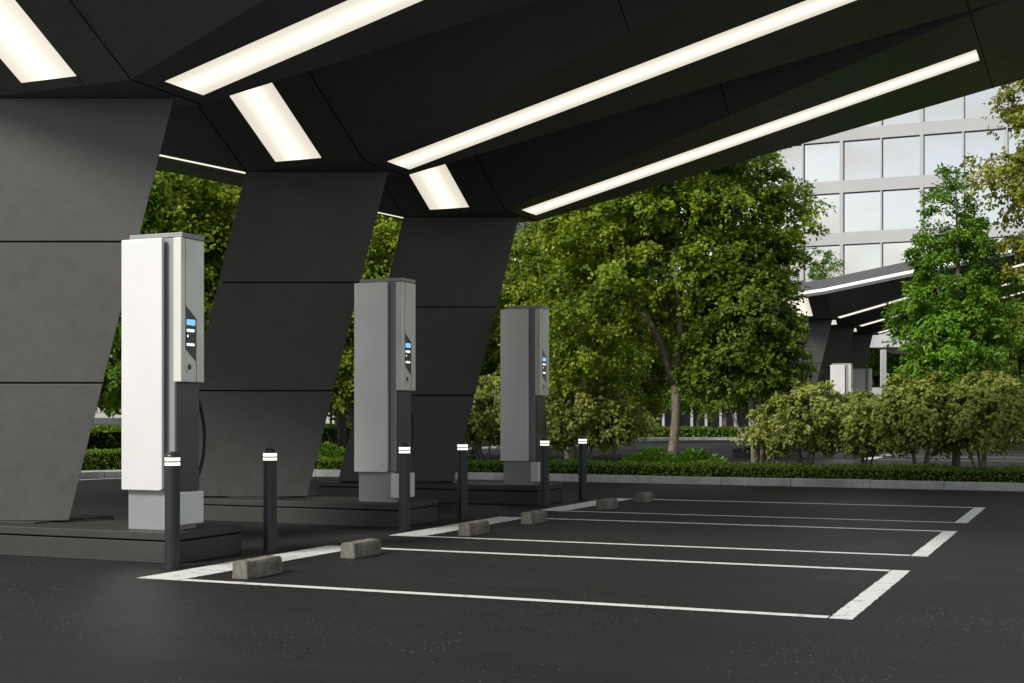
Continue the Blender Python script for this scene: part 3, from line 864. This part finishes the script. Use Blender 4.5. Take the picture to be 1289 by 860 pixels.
# --- low fresh green plants
def make_low(seed):
    rng = np.random.default_rng(seed); n = 1500
    a = rng.uniform(0, 6.28, n); r = np.sqrt(rng.uniform(0, 1, n)) * 0.55
    P = np.stack([r*np.cos(a), r*np.sin(a)*0.7, rng.uniform(0, 1, n) * 0.42 * (1.1 - r/0.55*0.7)], 1)
    D = np.stack([np.cos(a), np.sin(a), rng.uniform(0.3, 1.6, n)], 1) + rng.normal(0, .3, (n, 3))
    N = np.stack([-np.cos(a)*.3, -np.sin(a)*.3, np.ones(n)], 1) + rng.normal(0, .3, (n, 3))
    me = leaf_mesh('low_bush', P, D, N, 0.13 * rng.uniform(.6, 1.3, n), np.clip(rng.normal(.5, .25, n), 0, 1), M['fresh'], 0.22)
    o = bpy.data.objects.new('low_bush', me); link(o); return o
lb = make_low(5)
for i, (u, y, s, lab) in enumerate([(822, 26.85, 1.15, 'low fresh green plant left of the forked trunk, above the hedge'), (876, 26.8, 1.1, 'low fresh green plant right of the forked trunk, above the hedge'), (408, 26.9, 1.25, 'bright green plant seen in the gap between the second and third columns')]):
    o = lb if i == 0 else lb.copy()
    if i: link(o)
    put(o, u, y, 0.7 * i, s, 0.13); tag(o, lab, 'plant', 'low fresh green plants')

# --- hedges
def make_hedge(line, width, height, seed, label, dens=1000, leaf=0.038, lo=0.11):
    rng = np.random.default_rng(seed)
    a = line; b = offset_line(line, width)
    root = empty('hedge', (0, 0, 0))
    core = MB(); ca = offset_line(line, 0.06); cb = offset_line(line, width - 0.06)
    ribbon(core, ca, cb, lo - 0.02, lo + height - 0.07)
    core.build('core', M['hedge_core'], root)
    P, D, N = [], [], []
    for i in range(len(a) - 1):
        p, q, r_, s_ = a[i], a[i+1], b[i], b[i+1]
        ln_ = (q - p).length
        t = (q - p).normalized(); nn = Vector((-t.y, t.x))
        for (kind, area) in (('f', ln_ * height), ('t', ln_ * width), ('b', ln_ * height * 0.4)):
            n = rng.poisson(area * dens)
            if not n: continue
            u = rng.uniform(0, 1, n); w = rng.uniform(0, 1, n)
            if kind == 't':
                base = np.outer(1-u, [p.x, p.y, 0]) + np.outer(u, [q.x, q.y, 0]) + np.outer(w * width, [nn.x, nn.y, 0])
                base[:, 2] = lo + height + 0.03 * np.sin(base[:, 0] * 3.1 + seed) * np.cos(base[:, 0] * 1.3) + rng.normal(-0.02, 0.022, n)
                out = np.tile([0, 0, 1.0], (n, 1))
            else:
                src = (p, q) if kind == 'f' else (r_, s_)
                sg = -1 if kind == 'f' else 1
                base = np.outer(1-u, [src[0].x, src[0].y, 0]) + np.outer(u, [src[1].x, src[1].y, 0])
                base[:, 2] = lo + w * height
                base += np.outer(rng.normal(-0.01, 0.03, n) * sg, [nn.x, nn.y, 0])
                out = np.tile([sg*nn.x, sg*nn.y, 0.35], (n, 1))
            P.append(base); N.append(out + rng.normal(0, .5, (n, 3)))
            dd = rng.normal(0, 1, (n, 3)) + out * 0.6 + np.array([0, 0, 0.25]); D.append(dd)
    P, D, N = [np.concatenate(x) for x in (P, D, N)]
    n = len(P)
    me = leaf_mesh('foliage', P, D, N, leaf * rng.uniform(.7, 1.4, n), np.clip(rng.normal(.5, .22, n) + 0.15 * np.sin(P[:, 0] * 2.3) * np.sin(P[:, 0] * 0.7 + 1), 0, 1), M['hedge'], 0.4)
    o = bpy.data.objects.new('foliage', me); link(o); o.parent = root
    tag(root, label, 'hedge', 'clipped hedges')
    return root
M['hedge_core'] = plain('hedge_core', (0.012, 0.018, 0.004), 0.95, 0, 0.1)
h1 = [p for p in offset_line(K1, 0.42) if -17.3 < p.x < 24 and p.y > 24]
h1d = []
for i in range(len(h1) - 1):
    n = max(1, int((h1[i+1] - h1[i]).length / 0.8))
    h1d += [h1[i].lerp(h1[i+1], k / n) for k in range(n)]
make_hedge([p for p in h1d if p.x < 9] , 0.85, 0.25, 1, 'long low clipped hedge behind the kerb, running right below the trees')
h2 = [p for p in offset_line(K1, 1.25) if p.y > 8 and p.x < -17.6 and p.y < 26]
make_hedge(h2, 1.0, 0.42, 2, 'clipped hedge beyond the road, seen left of the nearest charger')
hl = [Vector((-15 + 1.0 * k, 73.9)) for k in range(34)]
make_hedge([Vector((-27.5, 74.4))] + [Vector((-21, 74.3))] + hl, 1.6, 0.5, 3, 'far clipped hedge on the other side of the second road', 90, 0.13)
h4 = [Vector((-30.0, 12 + 2 * k)) for k in range(30)]
make_hedge(h4[::-1], 1.6, 0.75, 4, 'dark hedge under the trees beyond the left road', 90, 0.13)

# --- background trees: three kinds, copied with their crowns and trunks
def bg_kind(name, seed, lmat, tall):
    rng = np.random.default_rng(seed + 7)
    lobes = [(0, 0, 5.0, 2.5, 2.5, 2.2), (-1.2, 0.4, 4.0, 1.6, 1.6, 1.5), (1.2, -0.3, 4.2, 1.6, 1.6, 1.5), (0.2, 0.2, 6.9 * tall, 1.9, 1.9, 1.7), (0.6, 0.8, 6.0, 1.6, 1.5, 1.3), (-0.8, -0.8, 5.9, 1.6, 1.5, 1.3), (0.3, 0, 2.7, 2.1, 2.0, 1.0), (-1.3, -0.5, 2.3, 1.2, 1.2, 0.8)]
    st = [([(0, 0, -0.2), (0.05, 0, 1.2), (0.0, 0, 2.6), (0.1, 0, 4.6), (0, 0, 7.0)], [0.17, 0.13, 0.11, 0.07, 0.02]),
          ([(0, 0, 2.2), (-0.8, 0.2, 3.4), (-1.5, 0.4, 4.6)], [0.07, 0.05, 0.015]), ([(0, 0, 2.4), (0.7, -0.2, 3.6), (1.5, -0.3, 4.9)], [0.07, 0.05, 0.015])]
    return make_tree(name, seed, lobes, st, 270, 250, 0.102, 0.62, 0.5, lmat, 'barkpale', 0.45, 0.7, 0.45, 3)
kinds = [bg_kind('plane_tree', 51, 'olive', 1.0), bg_kind('hornbeam_tree', 53, 'deep', 1.08), bg_kind('green_ash_tree', 55, 'bright', 1.0)]
kl = ['olive green broad tree', 'deep green broad tree', 'fresh green broad tree']
# (x, y, kind, scale, rot, where)
BG = []
rg = random.Random(9)
def bgx(u, y): return on_row(u, y)[0]
for (u, y, k, s, where) in [
    (95, 27, 2, 0.98, 'seen left of the nearest charger'), (165, 33, 2, 0.95, 'behind the lower gap left of the nearest charger'),
    (225, 29.5, 0, 1.12, 'filling the gap between the first two columns'), (290, 33, 0, 1.12, 'behind the second column, its left side in the gap'),
    (60, 38, 1, 1.1, 'second row, behind the first column'), (330, 42, 1, 1.15, 'second row, behind the second column'),
    (430, 37, 1, 1.0, 'seen in the gap between the second and third columns'), (480, 33, 0, 0.95, 'above the middle charger in the second gap'),
    (600, 42, 1, 0.95, 'behind the third column, its right side showing'), (672, 37, 2, 0.6, 'small one just right of the third column'),
    (715, 35, 0, 0.82, 'directly right of the third charger, behind the shrub'), (770, 44, 0, 0.95, 'behind the left half of the large forked tree'),
    (700, 60, 1, 1.0, 'far off behind the third charger'), (880, 76.5, 2, 1.0, 'far off beyond the second road, behind the forked trunk'),
    (818, 79, 1, 1.05, 'far off beyond the second road, left of the forked trunk'), (912, 75.5, 1, 0.9, 'with pale twin stems beyond the second road'),
    (960, 80, 1, 1.05, 'far off behind the dark bushy tree'), (1010, 82, 1, 0.95, 'far off at the left end of the second canopy'),
    (540, 60, 1, 1.1, 'far off behind the third column'), (1310, 66, 1, 1.0, 'behind the far canopy at the right edge'), (1255, 80, 1, 0.95, 'beyond the far canopy, right of the bright green tree'),
    (20, 52, 1, 1.3, 'third row, hidden mostly by the first column'), (110, 50, 1, 1.3, 'third row, left of the nearest charger'), (175, 58, 1, 1.35, 'third row, behind the nearest charger'),
    (250, 56, 1, 1.35, 'third row, between the first two columns'), (395, 56, 1, 1.35, 'third row, low in the second gap'), (460, 52, 1, 1.3, 'third row, behind the middle charger'),
    (1330, 84, 2, 1.0, 'at the right edge beyond the far canopy')]:
    BG.append((bgx(u, y), y, k, s, rg.uniform(0, 6.28), where))
first = [True] * 3
for x, y, k, s, rz, where in BG:
    o = kinds[k] if first[k] else copy_tree(kinds[k]); first[k] = False
    o.location = (x, y, 0.1); o.rotation_euler = (0, 0, rz); o.scale = (s, s, s * 1.08)
    tag(o, kl[k] + ' ' + where, 'tree', 'background trees')

# ------------------------------------------------------------------ buildings
def office():
    root = empty('office_block', (0, 97, 0))
    x0, nb, bw = -27.3, 6, 5.45
    ph, wh, first_top = 3.65, 2.8, 20.7 - 3 * 3.65
    rows = [first_top - 2 * ph + r * ph for r in range(7)]
    wl = MB(); D = 0.28
    zt = rows[-1] + 1.2; zb = rows[0] - wh
    # spandrels, piers and thin mullions stand proud of the glass
    prev = 0.0
    xe = x0 + nb * bw
    for r, zt_ in enumerate(rows):
        lo = zt_ - wh
        base = 0.0 if r == 0 else rows[r-1]
        wl.box(x0, xe, 0, 0.5, base, lo)
    wl.box(x0, xe, 0, 0.5, rows[-1], zt)
    for b in range(nb + 1):
        wl.box(x0 + b*bw - 0.12, x0 + b*bw + 0.12, -0.012, 0.5, zb - 0.8, zt - 0.1)
    wl.box(x0, xe, 0.55, 14, 0, zt - 0.05)
    wl.build('wall', M['facade'], root)
    mu = MB()
    for b in range(nb): mu.box(x0 + (b+.5)*bw - 0.06, x0 + (b+.5)*bw + 0.06, 0.01, 0.45, zb, zt - 1.3)
    mu.build('mullion', M['facade'], root)
    rr = random.Random(4)
    w = (bw - 0.24 - 0.12) / 2
    src = None
    for r, top in enumerate(rows):
        for b in range(nb):
            for h in (0, 1):
                xa = x0 + b*bw + 0.12 + h * (w + 0.12)
                if src is None:
                    m = MB(); m.poly([(-w/2, 0, -wh/2), (w/2, 0, -wh/2), (w/2, 0, wh/2), (-w/2, 0, wh/2)])
                    o = m.build('window', M['glass'], root); src = o
                    f = MB()
                    for q in ((-w/2, -w/2+.045, -wh/2, wh/2), (-w/2+.045, w/2, wh/2-.06, wh/2)):  # top bar is frame; left bar draws the shadow gap as a dark strip
                        f.box(q[0], q[1], -0.06, -0.004, q[2], q[3])
                    f.build('frame_shadow_gap', M['frame'], o)
                else: o = copy_tree(src, root)
                o.location = (xa + w/2, 0.30, top - wh/2)
                o.rotation_euler = (R(rr.uniform(-.5, .5)), 0, R(rr.uniform(-.4, .4)))
    return root
of = office()
tag(of, 'pale office block with rows of large mirrored windows behind the far canopy', 'building')

# a second block far left, glimpsed above the third charger
def block():
    root = empty('tower_block', (-46, 98, 0))
    m = MB(); m.box(-24, 0, 0, 60, 0, 46)
    m.build('wall', M['facade'], root)
    f = MB()
    src = None
    for r in range(4, 12):
        for c in range(0, 11):
            if src is None:
                m = MB(); m.box(-0.9, 0.02, 0.0, 2.0, 0, 2.1); o = m.build('window', M['darkglass'], root); src = o
            else: o = src.copy(); link(o); o.parent = root
            o.location = (0.02, 1.5 + c * 5.2, 3.0 + r * 3.3)
    return root
bk = block(); tag(bk, 'grey tower block glimpsed between the third column and the trees', 'building')

def colonnade():
    root = empty('glass_pavilion', (-56, 92, 0.1))
    m = MB(); m.box(0, 40, 1.6, 4.5, 0, 3.4); m.build('wall', M['darkglass'], root)
    m = MB(); m.box(-1, 41, -0.4, 4.6, 3.4, 3.8); m.build('roof', M['darkcab'], root)
    m = MB(); m.box(-1, 41, -0.6, 1.6, 0.0, 0.15); m.build('step', M['concrete'], root)
    src = None
    for k in range(39):
        if src is None:
            m = MB(); m.box(-0.085, 0.085, -0.1, 0.1, 0.15, 3.4); src = o = m.build('post', M['post'], root)
        else: o = src.copy(); link(o); o.parent = root
        o.location = (0.3 + k * 1.03, 0, 0)
    return root
tag(colonnade(), 'low dark glass pavilion with a row of thin white posts, far behind the forked trunk', 'pavilion')

def entrance():
    x, d = on_row(1099, 84.0)
    root = empty('entrance_canopy', (x, 84, 0.1))
    m = MB(); m.box(0, 22, 0, 9, 5.35, 6.5); m.build('roof', M['concrete'], root)
    m = MB(); m.box(1.5, 22, 4.5, 4.9, 0, 5.35); m.build('wall', M['darkglass'], root)
    src = None
    for k in range(5):
        if src is None:
            m = MB(); m.box(-0.14, 0.14, 0.15, 0.43, 0, 5.35); src = o = m.build('post', M['post'], root)
        else: o = src.copy(); link(o); o.parent = root
        o.location = (0.62 + k * 4.6, 0, 0)
    return root
tag(entrance(), 'pale slab porch on white posts beside the bright green tree', 'porch')

# ------------------------------------------------------------------ light
EL = R(37); SAZ = (-0.42, -0.907)
w = bpy.data.worlds.new('World'); sc.world = w; w.use_nodes = True
nt = w.node_tree; nd = nt.nodes; nd.clear()
out = nd.new('ShaderNodeOutputWorld'); bgn = nd.new('ShaderNodeBackground')
sky = nd.new('ShaderNodeTexSky'); sky.sky_type = 'NISHITA'; sky.sun_disc = False
sky.sun_elevation = EL; sky.sun_rotation = math.atan2(SAZ[0], SAZ[1]); sky.altitude = 50; sky.air_density = 1.0; sky.dust_density = 1.2; sky.ozone_density = 1.0
tc = nd.new('ShaderNodeTexCoord'); mp = nd.new('ShaderNodeMapping'); mp.inputs['Scale'].default_value = (1, 1, 2.6)
nz = nd.new('ShaderNodeTexNoise'); nz.inputs['Scale'].default_value = 5.5; nz.inputs['Detail'].default_value = 7; nz.inputs['Roughness'].default_value = 0.58
nz.inputs['Distortion'].default_value = 0.4
rp = nd.new('ShaderNodeValToRGB'); rp.color_ramp.elements[0].position = 0.40; rp.color_ramp.elements[1].position = 0.60
rp.color_ramp.elements[0].color = (0.3, 0.3, 0.3, 1); rp.color_ramp.elements[1].color = (0.95, 0.95, 0.95, 1)
mx = nd.new('ShaderNodeMix'); mx.data_type = 'RGBA'
mx.inputs[7].default_value = (6.6, 6.55, 6.5, 1)
for a, b in ((tc.outputs['Generated'], mp.inputs[0]), (mp.outputs[0], nz.inputs['Vector']), (nz.outputs['Fac'], rp.inputs[0]), (rp.outputs[0], mx.inputs[0]),
             (sky.outputs[0], mx.inputs[6]), (mx.outputs[2], bgn.inputs[0]), (bgn.outputs[0], out.inputs[0])):
    nt.links.new(a, b)
bgn.inputs[1].default_value = 0.14

sd = bpy.data.lights.new('sun', 'SUN'); sd.energy = 4.2; sd.angle = R(14); sd.color = (1.0, 0.96, 0.9)
so = bpy.data.objects.new('sun', sd); link(so)
dirv = Vector((-SAZ[0] * math.cos(EL), -SAZ[1] * math.cos(EL), -math.sin(EL)))
so.rotation_euler = dirv.to_track_quat('-Z', 'Y').to_euler(); so.location = (-3, -20, 20)

sc.view_settings.view_transform = 'Standard'; sc.view_settings.look = 'None'
sc.view_settings.exposure = 0.0; sc.view_settings.gamma = 1.0
sc.render.engine = 'CYCLES'
sc.cycles.use_denoising = True
sc.cycles.max_bounces = 7; sc.cycles.diffuse_bounces = 4; sc.cycles.glossy_bounces = 4; sc.cycles.transmission_bounces = 4
sc.cycles.sample_clamp_indirect = 6.0
